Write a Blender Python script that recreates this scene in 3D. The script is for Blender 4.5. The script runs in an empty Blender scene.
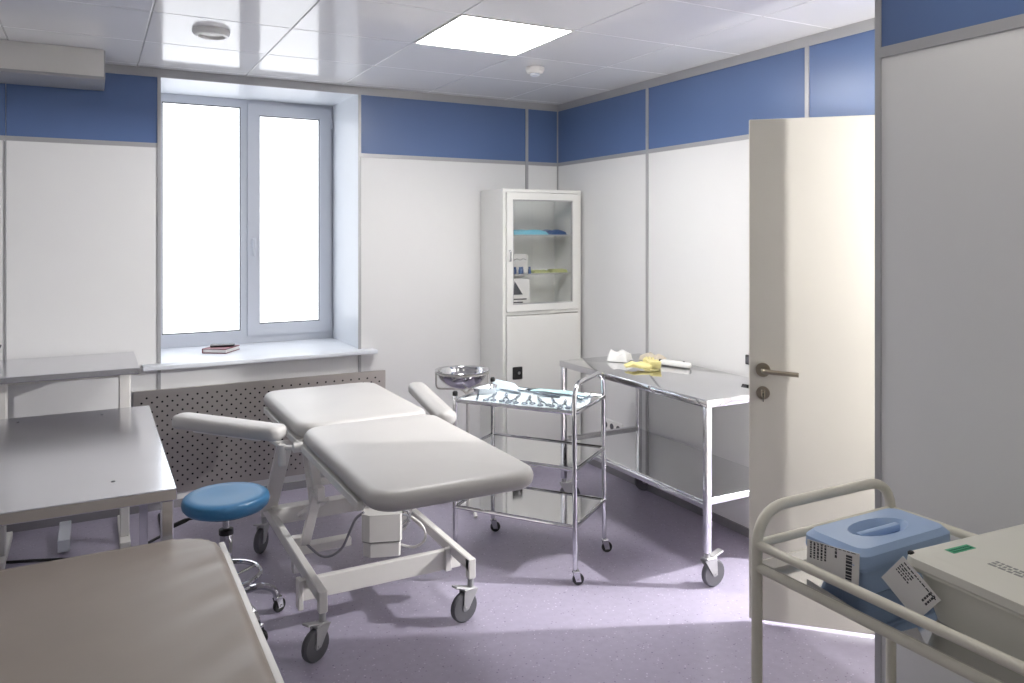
import bpy, bmesh, math, random
from mathutils import Vector, Matrix
random.seed(7)
SC = bpy.context.scene
COL = SC.collection
PI = math.pi

# ------------------------------------------------------------------ camera
cam_d = bpy.data.cameras.new('camera')
cam = bpy.data.objects.new('camera', cam_d)
COL.objects.link(cam)
cam.location = (0, 0, 1.62)
cam.rotation_euler = (PI/2, 0, -math.atan(420/781))
cam_d.sensor_width = 36
cam_d.lens = 781/1024*36
cam_d.shift_y = -108.5/1024
cam_d.clip_start = 0.02
SC.camera = cam
# ------------------------------------------------------------------ world, exposure
w = bpy.data.worlds.new('world')
SC.world = w
w.use_nodes = True
w.node_tree.nodes['Background'].inputs[0].default_value = (0.75, 0.85, 1, 1)
w.node_tree.nodes['Background'].inputs[1].default_value = 0.6
SC.view_settings.view_transform = 'Standard'
SC.view_settings.look = 'None'
SC.view_settings.gamma = 1
SC.view_settings.use_curve_mapping = False
SC.view_settings.exposure = 0.74
# strengths of the light sources, including added fill panels and door lamp
WINDOW_E = 1.2
PANEL_E = 20.0
PANEL_FILL_E = 2.0  # unseen ceiling panels added as fill behind the camera
CORRIDOR_E = 5500.0
DOOR_FILL_E = 7300.0  # unseen lamp added for the bright part of the door

# ------------------------------------------------------------------ materials
def lin(c):
    return tuple(((v/255)/12.92 if v/255 <= 0.04045 else ((v/255+0.055)/1.055)**2.4) for v in c)

def mat(name, rgb, rough=0.5, metal=0.0, spec=0.5, var=0.03, vscale=6, bump=0.0, bscale=60, coat=0.0, stretch=None, rvar=0.0):
    m = bpy.data.materials.new(name)
    m.use_nodes = True
    nt = m.node_tree
    b = nt.nodes['Principled BSDF']
    b.inputs['Roughness'].default_value = rough
    b.inputs['Metallic'].default_value = metal
    b.inputs['Specular IOR Level'].default_value = spec
    b.inputs['Coat Weight'].default_value = coat
    b.inputs['Coat Roughness'].default_value = 0.08
    tc = nt.nodes.new('ShaderNodeTexCoord')
    mp = nt.nodes.new('ShaderNodeMapping')
    nt.links.new(tc.outputs['Object'], mp.inputs[0])
    if stretch:
        mp.inputs['Scale'].default_value = stretch
    n = nt.nodes.new('ShaderNodeTexNoise')
    n.inputs['Scale'].default_value = vscale
    n.inputs['Detail'].default_value = 4
    nt.links.new(mp.outputs[0], n.inputs['Vector'])
    r = nt.nodes.new('ShaderNodeValToRGB')
    c = lin(rgb)
    r.color_ramp.elements[0].position = 0.3
    r.color_ramp.elements[1].position = 0.7
    r.color_ramp.elements[0].color = (*[v*(1-var) for v in c], 1)
    r.color_ramp.elements[1].color = (*[min(1, v*(1+var)) for v in c], 1)
    nt.links.new(n.outputs['Fac'], r.inputs[0])
    nt.links.new(r.outputs[0], b.inputs['Base Color'])
    if rvar:
        mr = nt.nodes.new('ShaderNodeMapRange')
        mr.inputs['To Min'].default_value = max(0.02, rough-rvar)
        mr.inputs['To Max'].default_value = rough+rvar
        nt.links.new(n.outputs['Fac'], mr.inputs[0])
        nt.links.new(mr.outputs[0], b.inputs['Roughness'])
    if bump:
        n2 = nt.nodes.new('ShaderNodeTexNoise')
        n2.inputs['Scale'].default_value = bscale
        n2.inputs['Detail'].default_value = 3
        nt.links.new(mp.outputs[0], n2.inputs['Vector'])
        bp = nt.nodes.new('ShaderNodeBump')
        bp.inputs['Strength'].default_value = bump
        bp.inputs['Distance'].default_value = 0.01
        nt.links.new(n2.outputs['Fac'], bp.inputs['Height'])
        nt.links.new(bp.outputs[0], b.inputs['Normal'])
    return m

def emit(name, rgb, strength, base=0.8, rough=0.1):
    m = mat(name, (230, 230, 230), rough, var=0.0)
    b = m.node_tree.nodes['Principled BSDF']
    b.inputs['Emission Color'].default_value = (*rgb, 1)
    b.inputs['Emission Strength'].default_value = strength
    return m

M = {}
M['wall'] = mat('wall_panel_white', (230, 230, 230), 0.32, var=0.012, vscale=2, bump=0.015, bscale=5)
M['blue'] = mat('wall_panel_blue', (90, 113, 157), 0.3, var=0.03, vscale=2)
M['alu'] = mat('anodised_aluminium', (176, 176, 178), 0.42, metal=0.35, var=0.03)
M['skirt'] = mat('grey_skirting', (140, 138, 142), 0.4, metal=0.2)
M['ceil'] = mat('ceiling_gloss_white', (233, 233, 236), 0.11, var=0.01, vscale=2, spec=0.38, bump=0.012, bscale=3)
M['plaster'] = mat('plain_plaster', (205, 204, 200), 0.8)
M['reveal'] = mat('reveal_white', (226, 230, 236), 0.35, var=0.01)
M['pvc'] = mat('window_pvc', (205, 209, 218), 0.3, var=0.01)
M['gasket'] = mat('window_gasket', (40, 42, 48), 0.6)
M['pane'] = emit('frosted_pane', (0.93, 0.96, 1.0), WINDOW_E, rough=0.06)
M['lightpanel'] = emit('ceiling_diffuser', (1, 0.98, 0.96), PANEL_E)
M['lightpanel_fill'] = emit('ceiling_diffuser_fill', (1, 0.96, 0.89), PANEL_FILL_E)
M['globe_corr'] = emit('corridor_lamp_globe', (1, 0.98, 0.97), CORRIDOR_E)
M['globe_door_fill'] = emit('door_fill_lamp_globe', (1, 0.98, 0.96), DOOR_FILL_E)
M['door'] = mat('door_laminate', (214, 210, 201), 0.42, var=0.015, vscale=3)
M['brass'] = mat('satin_nickel', (168, 158, 142), 0.28, metal=0.9)
M['white'] = mat('white_powder_coat', (226, 224, 220), 0.33, var=0.015)
M['cream'] = mat('cream_powder_coat', (216, 212, 198), 0.35, var=0.02)
M['cabinet'] = mat('cabinet_enamel', (232, 232, 229), 0.3, var=0.01)
M['steel'] = mat('polished_steel', (214, 214, 216), 0.07, metal=1.0, var=0.03, vscale=3, bump=0.02, bscale=4, rvar=0.03)
M['satin'] = mat('satin_steel', (218, 218, 222), 0.2, metal=1.0, var=0.03, vscale=3, bump=0.015, bscale=3, rvar=0.04)
M['chrome'] = mat('chrome', (205, 205, 208), 0.08, metal=1.0, var=0.02)
M['tool'] = mat('tool_steel', (176, 186, 196), 0.22, metal=1.0, var=0.03)
M['perf'] = mat('perforated_steel', (188, 183, 178), 0.3, metal=0.85, var=0.05, vscale=1.5)
M['dark'] = mat('dark_void', (24, 23, 24), 0.8)
M['black'] = mat('black_plastic', (22, 22, 24), 0.45)
M['grey_rubber'] = mat('grey_rubber', (92, 92, 97), 0.55)
M['grey_hub'] = mat('grey_plastic', (142, 142, 148), 0.45)
M['vinyl'] = mat('couch_vinyl_grey', (188, 186, 184), 0.42, var=0.015, bump=0.04, bscale=9)
M['brown'] = mat('couch_vinyl_taupe', (150, 140, 131), 0.42, var=0.03, bump=0.05, bscale=10)
M['stoolblue'] = mat('stool_vinyl_blue', (66, 128, 174), 0.35, var=0.02)
M['boxblue'] = mat('container_blue', (158, 182, 216), 0.3, var=0.02)
M['boxwhite'] = mat('container_white', (218, 216, 205), 0.35, var=0.015)
M['paper'] = mat('paper', (226, 224, 222), 0.8, var=0.01)
M['ink'] = mat('ink', (60, 60, 66), 0.8)
M['inkgrey'] = mat('ink_grey', (150, 150, 146), 0.7)
M['green'] = mat('green_sticker', (84, 176, 134), 0.5)
M['drape'] = mat('drape_white', (210, 222, 226), 0.7, var=0.03, bump=0.15, bscale=25)
M['drapeblue'] = mat('drape_aqua', (112, 186, 206), 0.7, var=0.08, bump=0.15, bscale=25)
M['film'] = mat('wrap_pale_blue', (205, 222, 232), 0.25, var=0.02)
M['latex'] = mat('glove_yellow', (238, 228, 160), 0.55, var=0.06, bump=0.2, bscale=40)
M['latexwhite'] = mat('glove_white', (232, 232, 230), 0.5, var=0.04, bump=0.2, bscale=40)
M['beige'] = mat('beige_wrap', (214, 204, 186), 0.6, var=0.06, bump=0.15, bscale=40)
M['plastic'] = mat('white_plastic', (236, 236, 234), 0.3, var=0.01)
M['red'] = mat('book_cover_red', (110, 28, 48), 0.4)
M['vialblue'] = mat('vial_blue', (40, 84, 140), 0.3)
M['olive'] = mat('packet_olive', (186, 190, 128), 0.5, var=0.1)
M['cork'] = mat('dark_print', (70, 70, 78), 0.6)
M['key'] = mat('key_metal', (120, 116, 104), 0.35, metal=0.9)

def floor_mat():
    m = mat('floor_vinyl_lilac', (162, 156, 175), 0.3, var=0.05, vscale=30, spec=0.45)
    nt = m.node_tree
    b = nt.nodes['Principled BSDF']
    base = b.inputs['Base Color'].links[0].from_socket
    tc = nt.nodes.new('ShaderNodeTexCoord')
    v = nt.nodes.new('ShaderNodeTexVoronoi')
    v.inputs['Scale'].default_value = 75
    nt.links.new(tc.outputs['Object'], v.inputs['Vector'])
    lt = nt.nodes.new('ShaderNodeMath'); lt.operation = 'LESS_THAN'; lt.inputs[1].default_value = 0.26
    nt.links.new(v.outputs['Distance'], lt.inputs[0])
    sep = nt.nodes.new('ShaderNodeSeparateColor')
    nt.links.new(v.outputs['Color'], sep.inputs[0])
    gt = nt.nodes.new('ShaderNodeMath'); gt.operation = 'GREATER_THAN'; gt.inputs[1].default_value = 0.55
    nt.links.new(sep.outputs[0], gt.inputs[0])
    mul = nt.nodes.new('ShaderNodeMath'); mul.operation = 'MULTIPLY'
    nt.links.new(lt.outputs[0], mul.inputs[0]); nt.links.new(gt.outputs[0], mul.inputs[1])
    cr = nt.nodes.new('ShaderNodeValToRGB')
    cr.color_ramp.elements[0].color = (*lin((112, 104, 128)), 1)
    cr.color_ramp.elements[1].color = (*lin((204, 198, 214)), 1)
    nt.links.new(sep.outputs[1], cr.inputs[0])
    mx = nt.nodes.new('ShaderNodeMix'); mx.data_type = 'RGBA'
    nt.links.new(mul.outputs[0], mx.inputs['Factor'])
    nt.links.new(base, mx.inputs['A']); nt.links.new(cr.outputs[0], mx.inputs['B'])
    nt.links.new(mx.outputs['Result'], b.inputs['Base Color'])
    return m
M['floor'] = floor_mat()

def glass_mat():
    m = bpy.data.materials.new('clear_glass'); m.use_nodes = True
    nt = m.node_tree; nt.nodes.clear()
    o = nt.nodes.new('ShaderNodeOutputMaterial')
    t = nt.nodes.new('ShaderNodeBsdfTransparent'); t.inputs[0].default_value = (0.985, 0.99, 0.99, 1)
    g = nt.nodes.new('ShaderNodeBsdfGlossy'); g.inputs['Roughness'].default_value = 0.03
    lw = nt.nodes.new('ShaderNodeLayerWeight'); lw.inputs[0].default_value = 0.5
    pw = nt.nodes.new('ShaderNodeMath'); pw.operation = 'POWER'; pw.inputs[1].default_value = 4
    nt.links.new(lw.outputs['Facing'], pw.inputs[0])
    f = nt.nodes.new('ShaderNodeMath'); f.operation = 'MULTIPLY_ADD'; f.inputs[1].default_value = 0.5; f.inputs[2].default_value = 0.035
    nt.links.new(pw.outputs[0], f.inputs[0])
    mx = nt.nodes.new('ShaderNodeMixShader')
    nt.links.new(f.outputs[0], mx.inputs[0]); nt.links.new(t.outputs[0], mx.inputs[1]); nt.links.new(g.outputs[0], mx.inputs[2])
    nt.links.new(mx.outputs[0], o.inputs[0])
    return m
M['glass'] = glass_mat()

# ------------------------------------------------------------------ helpers
def tag(o, label=None, cat=None, group=None, kind=None):
    if label: o['label'] = label
    if cat: o['category'] = cat
    if group: o['group'] = group
    if kind: o['kind'] = kind
    return o

def thing(name, label, cat, loc=(0, 0, 0), rz=0, group=None):
    o = bpy.data.objects.new(name, None)
    COL.objects.link(o)
    o.empty_display_size = 0.05
    o.location = loc
    o.rotation_euler = (0, 0, rz)
    return tag(o, label, cat, group)

class MB:
    def __init__(s, off=(0, 0, 0)):
        s.v = []; s.f = []; s.off = Vector(off)
    def add(s, vs, fs):
        b = len(s.v)
        s.v += [Vector(p) for p in vs]
        s.f += [tuple(b+i for i in f) for f in fs]
        return s
    def box(s, x0, x1, y0, y1, z0, z1):
        return s.add([(x0,y0,z0),(x1,y0,z0),(x1,y1,z0),(x0,y1,z0),(x0,y0,z1),(x1,y0,z1),(x1,y1,z1),(x0,y1,z1)],
                     [(0,3,2,1),(4,5,6,7),(0,1,5,4),(1,2,6,5),(2,3,7,6),(3,0,4,7)])
    def rbox(s, c, size, r=0.005, seg=2, m=None):
        bm = bmesh.new()
        bmesh.ops.create_cube(bm, size=1)
        for v in bm.verts:
            v.co = Vector((v.co.x*size[0], v.co.y*size[1], v.co.z*size[2]))
        bmesh.ops.bevel(bm, geom=bm.edges[:], offset=r, segments=seg, profile=0.5, affect='EDGES')
        mm = m or Matrix()
        bm.verts.index_update()
        s.add([mm @ v.co + Vector(c) for v in bm.verts], [[v.index for v in f.verts] for f in bm.faces])
        bm.free()
        return s
    def bar(s, p, q, wd, ht, up=(0, 0, 1), r=0.003):
        p = Vector(p); q = Vector(q); d = q-p; L = d.length
        x = d.normalized(); u = Vector(up)
        y = u.cross(x)
        if y.length < 1e-4: y = Vector((0, 1, 0)).cross(x)
        y.normalize(); z = x.cross(y)
        m = Matrix((x, y, z)).transposed().to_4x4()
        return s.rbox((p+q)/2, (L, wd, ht), r, 1, m)
    def cyl(s, p, q, r, n=16, r2=None):
        p = Vector(p); q = Vector(q); r2 = r if r2 is None else r2
        d = (q-p).normalized()
        a = d.orthogonal().normalized(); b = d.cross(a)
        vs = []
        for c, rr in ((p, r), (q, r2)):
            for i in range(n):
                t = 2*PI*i/n
                vs.append(c + (a*math.cos(t)+b*math.sin(t))*rr)
        fs = [(i, (i+1) % n, n+(i+1) % n, n+i) for i in range(n)]
        fs += [tuple(range(n-1, -1, -1)), tuple(range(n, 2*n))]
        return s.add(vs, fs)
    def tube(s, path, r, n=10, closed=False, flat=1.0):
        P = [Vector(p) for p in path]
        N = len(P)
        vs = []
        prev = None
        for i in range(N):
            if closed: t = (P[(i+1) % N]-P[i-1]).normalized()
            elif i == 0: t = (P[1]-P[0]).normalized()
            elif i == N-1: t = (P[-1]-P[-2]).normalized()
            else: t = ((P[i+1]-P[i]).normalized()+(P[i]-P[i-1]).normalized()).normalized()
            a = t.orthogonal().normalized() if prev is None else (prev - t*prev.dot(t)).normalized()
            prev = a
            b = t.cross(a)
            rr = r[i] if isinstance(r, (list, tuple)) else r
            for k in range(n):
                q = 2*PI*k/n
                vs.append(P[i] + (a*math.cos(q)+b*math.sin(q)*flat)*rr)
        fs = []
        for i in range(N if closed else N-1):
            j = (i+1) % N
            for k in range(n):
                fs.append((i*n+k, i*n+(k+1) % n, j*n+(k+1) % n, j*n+k))
        if not closed:
            fs += [tuple(range(n-1, -1, -1)), tuple(range((N-1)*n, N*n))]
        return s.add(vs, fs)
    def lathe(s, prof, c=(0, 0, 0), n=24, m=None):
        c = Vector(c); mm = m or Matrix()
        vs = []
        for r, z in prof:
            for k in range(n):
                t = 2*PI*k/n
                vs.append(mm @ Vector((r*math.cos(t), r*math.sin(t), z)) + c)
        fs = []
        for i in range(len(prof)-1):
            for k in range(n):
                fs.append((i*n+k, i*n+(k+1) % n, (i+1)*n+(k+1) % n, (i+1)*n+k))
        fs += [tuple(range(n-1, -1, -1)), tuple(range((len(prof)-1)*n, len(prof)*n))]
        return s.add(vs, fs)
    def prism(s, poly, z0, z1, m=None):
        mm = m or Matrix(); n = len(poly)
        vs = [mm @ Vector((x, y, z0)) for x, y in poly] + [mm @ Vector((x, y, z1)) for x, y in poly]
        fs = [(i, (i+1) % n, n+(i+1) % n, n+i) for i in range(n)]
        fs += [tuple(range(n-1, -1, -1)), tuple(range(n, 2*n))]
        return s.add(vs, fs)
    def pad(s, cx, cy, z0, z1, sx, sy, rc, re, crown=0.0, m=None, cs=6, es=4, fn=None):
        """upholstered pad: rounded outline, rolled edges, slightly crowned top"""
        def outline(ins):
            o = []
            hx, hy = sx/2-ins, sy/2-ins
            r = max(rc-ins, 0.002)
            for qx, qy, a0 in ((1, 1, 0), (-1, 1, 90), (-1, -1, 180), (1, -1, 270)):
                for k in range(cs+1):
                    a = math.radians(a0+90*k/cs)
                    o.append((qx*(hx-r)+r*math.cos(a), qy*(hy-r)+r*math.sin(a)))
            return o
        rings = []
        for k in range(es+1):
            a = PI/2*k/es
            rings.append((re*(1-math.sin(a)), z0+re*(1-math.cos(a))))
        for k in range(es+1):
            a = PI/2*k/es
            rings.append((re*(1-math.cos(a)), z1-re*(1-math.sin(a))))
        mh = min(sx, sy)/2
        for fr in (0.35, 0.6, 0.8, 0.95):
            rings.append((re+(mh-re)*fr, z1+crown*math.sin(fr*PI/2)))
        mm = m or Matrix()
        vs = []; n = 4*(cs+1)
        for ins, z in rings:
            for x, y in outline(ins):
                p = Vector((cx+x, cy+y, z))
                if fn: p.z += fn(p) if z > (z0+z1)/2 else 0
                vs.append(mm @ p)
        fs = []
        for i in range(len(rings)-1):
            for k in range(n):
                fs.append((i*n+k, i*n+(k+1) % n, (i+1)*n+(k+1) % n, (i+1)*n+k))
        fs += [tuple(range(n-1, -1, -1)), tuple(range((len(rings)-1)*n, len(rings)*n))]
        return s.add(vs, fs)
    def build(s, name, material, parent=None, smooth=35):
        me = bpy.data.meshes.new(name)
        me.from_pydata([tuple(p - s.off) for p in s.v], [], s.f)
        me.update()
        if smooth:
            for p in me.polygons: p.use_smooth = True
            me.set_sharp_from_angle(angle=math.radians(smooth))
        me.materials.append(M[material] if isinstance(material, str) else material)
        o = bpy.data.objects.new(name, me)
        COL.objects.link(o)
        if parent: o.parent = parent
        return o

def fillet(pts, r, seg=5):
    P = [Vector(p) for p in pts]
    out = [P[0]]
    for i in range(1, len(P)-1):
        a = (P[i-1]-P[i]); b = (P[i+1]-P[i])
        rr = min(r, a.length*0.49, b.length*0.49)
        p0 = P[i]+a.normalized()*rr; p1 = P[i]+b.normalized()*rr
        for k in range(seg+1):
            t = k/seg
            out.append(p0*(1-t)**2 + P[i]*2*t*(1-t) + p1*t**2)
    out.append(P[-1])
    return out

def rotz(a): return Matrix.Rotation(a, 4, 'Z')

def structure(o, label, cat): return tag(o, label, cat, None, 'structure')

def caster(parent, x, y, ztop, R, ang, big=True):
    """swivel caster: fork (part) with tyre and hub (sub-parts)"""
    tr = 0.035 if big else 0.014
    m = Matrix.Translation((x, y, 0)) @ rotz(ang)
    wd = 0.028 if big else 0.018
    def mp(p): return m @ Vector(p)
    f = MB()
    f.cyl(mp((0, 0, 2*R+0.012)), mp((0, 0, ztop)), 0.013 if big else 0.008, 12)
    f.rbox(mp((tr*0.4, 0, 2*R+0.008)), (0.06 if big else 0.03, wd+0.014, 0.012), 0.003, 1, rotz(ang))
    for sgn in (-1, 1):
        yy = sgn*(wd/2+0.004)
        hw = 0.026 if big else 0.012
        poly = [(-hw, 2*R+0.006), (hw+tr*0.5, 2*R+0.006), (tr+0.012, R-0.008), (tr-0.012, R-0.008)]
        mm = m @ Matrix.Rotation(PI/2, 4, 'X')
        f.prism(poly, -yy-0.0015, -yy+0.0015, mm)
    f.cyl(mp((tr, -wd/2-0.008, R)), mp((tr, wd/2+0.008, R)), 0.006, 8)
    if big:
        f.bar(mp((0.02, 0, 2*R+0.012)), mp((0.085, 0, 2*R+0.032)), 0.036, 0.008, r=0.002)
    fork = f.build('caster', 'alu' if big else 'chrome', parent)
    mm = m @ Matrix.Translation((tr, 0, R)) @ Matrix.Rotation(PI/2, 4, 'X')
    w = MB()
    h = wd/2
    w.lathe([(R*0.72, -h), (R*0.9, -h), (R, -h*0.5), (R, h*0.5), (R*0.9, h), (R*0.72, h)], n=24, m=mm.to_3x3().to_4x4(), c=mm.translation)
    w.build('tyre', 'grey_rubber' if big else 'black', fork)
    hb = MB()
    hb.lathe([(R*0.25, -h-0.002), (R*0.3, -h*0.6), (R*0.73, -h*0.8), (R*0.73, h*0.8), (R*0.3, h*0.6), (R*0.25, h+0.002)], n=20, m=mm.to_3x3().to_4x4(), c=mm.translation)
    hb.build('hub', 'grey_hub' if big else 'black', fork)
    return fork

# ------------------------------------------------------------------ room shell
XR, YB, ZC = 3.085, 5.01, 2.583        # right wall, back wall, ceiling
XL, YF = -1.65, -1.3                   # left wall and wall behind the camera
XN, YN = 2.08, 1.55                    # near partition face and its end
ZB0, ZB1, ZB2 = 2.120, 2.146, 2.532    # trim and blue band heights
WX0, WX1, WZ0, WZ1, WY = 0.352, 1.548, 0.83, 2.545, 5.64
DY0, DY1, DZ = 1.735, 2.68, 2.120      # doorway in the right wall

fl = MB().box(XL-0.1, 5.6, YF-0.1, 5.8, -0.1, 0).build('floor', 'floor', smooth=0)
structure(fl, 'speckled lilac grey vinyl floor of the treatment room', 'floor')

# ceiling with its tiles
ce = MB().box(XL-0.1, 5.6, YF-0.1, 5.8, ZC+0.006, ZC+0.1).build('ceiling', 'alu', smooth=0)
structure(ce, 'suspended ceiling of glossy white square tiles', 'ceiling')
GX, GY, GS = 1.43, 3.13, 0.6
lights = {(0, 0): 'lightpanel', (0, -4): 'lightpanel_fill', (-3, -4): 'lightpanel_fill', (0, -6): 'lightpanel_fill', (-3, -6): 'lightpanel_fill'}  # all but the first are unseen panels added as fill
tile_me = {}
def ceil_tile(x0, x1, y0, y1):
    key = (round(x1-x0, 3), round(y1-y0, 3))
    if key not in tile_me:
        a, b = key[0]/2-0.0025, key[1]/2-0.0025
        t = MB()
        t.add([(-a,-b,0.006),(a,-b,0.006),(a,b,0.006),(-a,b,0.006),(-a,-b,0.002),(a,-b,0.002),(a,b,0.002),(-a,b,0.002),
               (-a+.003,-b+.003,0),(a-.003,-b+.003,0),(a-.003,b-.003,0),(-a+.003,b-.003,0)],
              [(0,1,2,3),(11,10,9,8)]+[(i,4+i,4+(i+1)%4,(i+1)%4) for i in range(4)]+[(4+i,8+i,8+(i+1)%4,4+(i+1)%4) for i in range(4)])
        o = t.build('ceiling_tile', 'ceil', ce, smooth=0)
        tile_me[key] = o.data
    else:
        o = bpy.data.objects.new('ceiling_tile', tile_me[key]); COL.objects.link(o); o.parent = ce
    o.location = ((x0+x1)/2, (y0+y1)/2, ZC)
ZT = ZC
ix0, ix1 = math.floor((XL-GX)/GS), math.ceil((XR-GX)/GS)
iy0, iy1 = math.floor((YF-GY)/GS), math.ceil((YB-GY)/GS)
light_cells = []
for i in range(ix0, ix1):
    for j in range(iy0, iy1):
        x0, x1 = max(GX+i*GS, XL), min(GX+(i+1)*GS, XR)
        y0, y1 = max(GY+j*GS, YF), min(GY+(j+1)*GS, YB)
        if x1-x0 < 0.02 or y1-y0 < 0.02: continue
        if (i, j) in lights:
            light_cells.append((x0, x1, y0, y1, lights[(i, j)])); continue
        ceil_tile(x0, x1, y0, y1)
for k, (x0, x1, y0, y1, mm) in enumerate(light_cells):
    far = mm == 'lightpanel'
    t = thing('ceiling_light', 'bright square ceiling light panel between the window and the glass cabinet' if far else
              'added dim fill light panel in the unseen ceiling over the padded bench and cart', 'ceiling light', ((x0+x1)/2, (y0+y1)/2, ZC), 0,
              None if far else 'added ceiling fill panels')
    a = 0.2965
    MB().box(-a+.012, a-.012, -a+.012, a-.012, 0.0, 0.004).build('diffuser', mm, t, smooth=0)
    fr = MB()
    for q in (-1, 1):
        fr.box(-a, a, min(q*a, q*(a-.012)), max(q*a, q*(a-.012)), -0.002, 0.005)
        fr.box(min(q*a, q*(a-.012)), max(q*a, q*(a-.012)), -a+.012, a-.012, -0.002, 0.005)
    fr.build('frame', 'white', t, smooth=0)

# back wall core with window recess, then its panels and strips
b = MB()
b.box(XL-0.1, WX0-0.004, YB+0.004, 5.75, 0, ZC+0.006)
b.box(WX1+0.004, XR+0.1, YB+0.004, 5.75, 0, ZC+0.006)
b.box(WX0-0.004, WX1+0.004, YB+0.004, 5.75, 0, WZ0-0.004)
b.box(WX0-0.004, WX1+0.004, YB+0.004, 5.75, WZ1+0.004, ZC+0.006)
wb = b.build('wall_back', 'plaster', smooth=0)
structure(wb, 'back wall of white panels under a blue band around the window recess', 'wall')

def panel(parent, name, m, x0, x1, y0, y1, z0, z1):
    return MB().box(x0, x1, y0, y1, z0, z1).build(name, m, parent, smooth=0)
xs = [XL, -0.41, 0.342, None, 1.556, 2.816, XR]
for a, c in ((XL, -0.41), (-0.41, 0.340), (1.558, 2.816), (2.816, XR)):
    panel(wb, 'white_panel', 'wall', a+0.002, c-0.002, YB, YB+0.004, 0.045, ZB0)
    panel(wb, 'blue_panel', 'blue', a+0.002, c-0.002, YB, YB+0.004, ZB1, ZB2)
    panel(wb, 'band_strip', 'alu', a, c, YB-0.004, YB+0.004, ZB0, ZB1)
panel(wb, 'white_panel', 'wall', WX0, WX1, YB, YB+0.004, 0.045, WZ0-0.004)
panel(wb, 'ceiling_strip', 'alu', XL, XR, YB-0.006, YB+0.004, ZB2, ZC-0.001)
for x, wd in ((-0.41, 0.008), (0.346, 0.018), (1.553, 0.018), (2.816, 0.022)):
    panel(wb, 'upright_strip', 'alu', x-wd/2, x+wd/2, YB-0.007, YB+0.004, 0.045, ZC-0.001 if wd > 0.01 else ZB0)
panel(wb, 'corner_strip', 'alu', XR-0.008, XR, YB-0.008, YB, 0.045, ZC-0.001)
# recess reveals
panel(wb, 'reveal', 'reveal', WX0-0.004, WX0, YB, 5.72, WZ0, WZ1)
panel(wb, 'reveal', 'reveal', WX1, WX1+0.004, YB, 5.72, WZ0, WZ1)
panel(wb, 'reveal', 'reveal', WX0, WX1, YB, 5.72, WZ1, WZ1+0.004)

# right wall core with doorway
b = MB()
b.box(XR+0.004, XR+0.12, DY1, YB+0.004, 0, ZC+0.006)
b.box(XR+0.004, XR+0.12, YF, DY0, 0, ZC+0.006)
b.box(XR+0.004, XR+0.12, DY0, DY1, DZ, ZC+0.006)
wr = b.build('wall_right', 'plaster', smooth=0)
structure(wr, 'right wall of white panels under a blue band with the doorway', 'wall')
for a, c in ((3.932, YB), (DY1, 3.932)):
    panel(wr, 'white_panel', 'wall', XR, XR+0.004, a+0.002, c-0.002, 0.045, ZB0)
for a, c in ((3.932, YB), (DY1, 3.932), (1.56, DY1)):
    panel(wr, 'blue_panel', 'blue', XR, XR+0.004, a+0.002, c-0.002, ZB1, ZB2)
    panel(wr, 'band_strip', 'alu', XR-0.004, XR+0.004, a, c, ZB0, ZB1)
panel(wr, 'ceiling_strip', 'alu', XR-0.006, XR+0.004, 1.56, YB, ZB2, ZC-0.001)
for y in (3.932, DY1+0.002):
    panel(wr, 'upright_strip', 'alu', XR-0.007, XR+0.004, y-0.011, y+0.011, 0.045, ZC-0.001)
panel(wr, 'door_frame', 'white', XR-0.012, XR+0.12, DY1-0.035, DY1-0.011, 0, DZ)
panel(wr, 'door_frame', 'white', XR-0.012, XR+0.12, DY0, DY0+0.03, 0, DZ)
panel(wr, 'door_frame', 'white', XR-0.012, XR+0.12, DY0+0.03, DY1-0.035, DZ-0.022, DZ)

# near partition on the right plus unseen return added to shape door light
b = MB()
b.box(XN+0.004, XN+0.12, YF, YN, 0, ZC+0.006)
b.box(XN+0.12, 2.424, YN-0.1, YN, 0, ZC+0.006)
b.box(2.424, XR+0.004, YN-0.1, YN, 2.54, ZC+0.006)
wn = b.build('wall_right_near', 'plaster', smooth=0)
structure(wn, 'near partition of grey white panels with a dark blue band', 'wall')
panel(wn, 'white_panel', 'wall', XN, XN+0.004, 0.3, YN-0.016, 0.045, 2.143)
panel(wn, 'white_panel', 'wall', XN, XN+0.004, YF, 0.3, 0.045, 2.143)
panel(wn, 'blue_panel', 'blue', XN, XN+0.004, YF, YN-0.016, 2.175, ZB2)
panel(wn, 'band_strip', 'alu', XN-0.004, XN+0.004, YF, YN-0.016, 2.143, 2.175)
panel(wn, 'ceiling_strip', 'alu', XN-0.005, XN+0.004, YF, YN-0.016, ZB2, ZC-0.001)
panel(wn, 'corner_strip', 'alu', XN-0.004, XN+0.02, YN-0.016, YN+0.004, 0, ZC-0.001)

# walls out of view
o = MB().box(XL-0.1, XL, YF, YB, 0, ZC+0.006).build('wall_left', 'wall', smooth=0)
structure(o, 'plain white wall on the couch side of the room', 'wall')
o = MB().box(XL, XN, YF-0.1, YF, 0, ZC+0.006).build('wall_front', 'wall', smooth=0)
structure(o, 'plain white wall facing the window', 'wall')
b = MB(); b.box(4.9, 5.0, YF, 4.2, 0, ZC); b.box(XR+0.12, 4.9, 4.1, 4.2, 0, ZC); b.box(XN+0.12, 4.9, YF-0.1, YF, 0, ZC)
o = b.build('wall_corridor', 'wall', smooth=0)
structure(o, 'white corridor walls beyond the doorway', 'wall')
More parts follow.
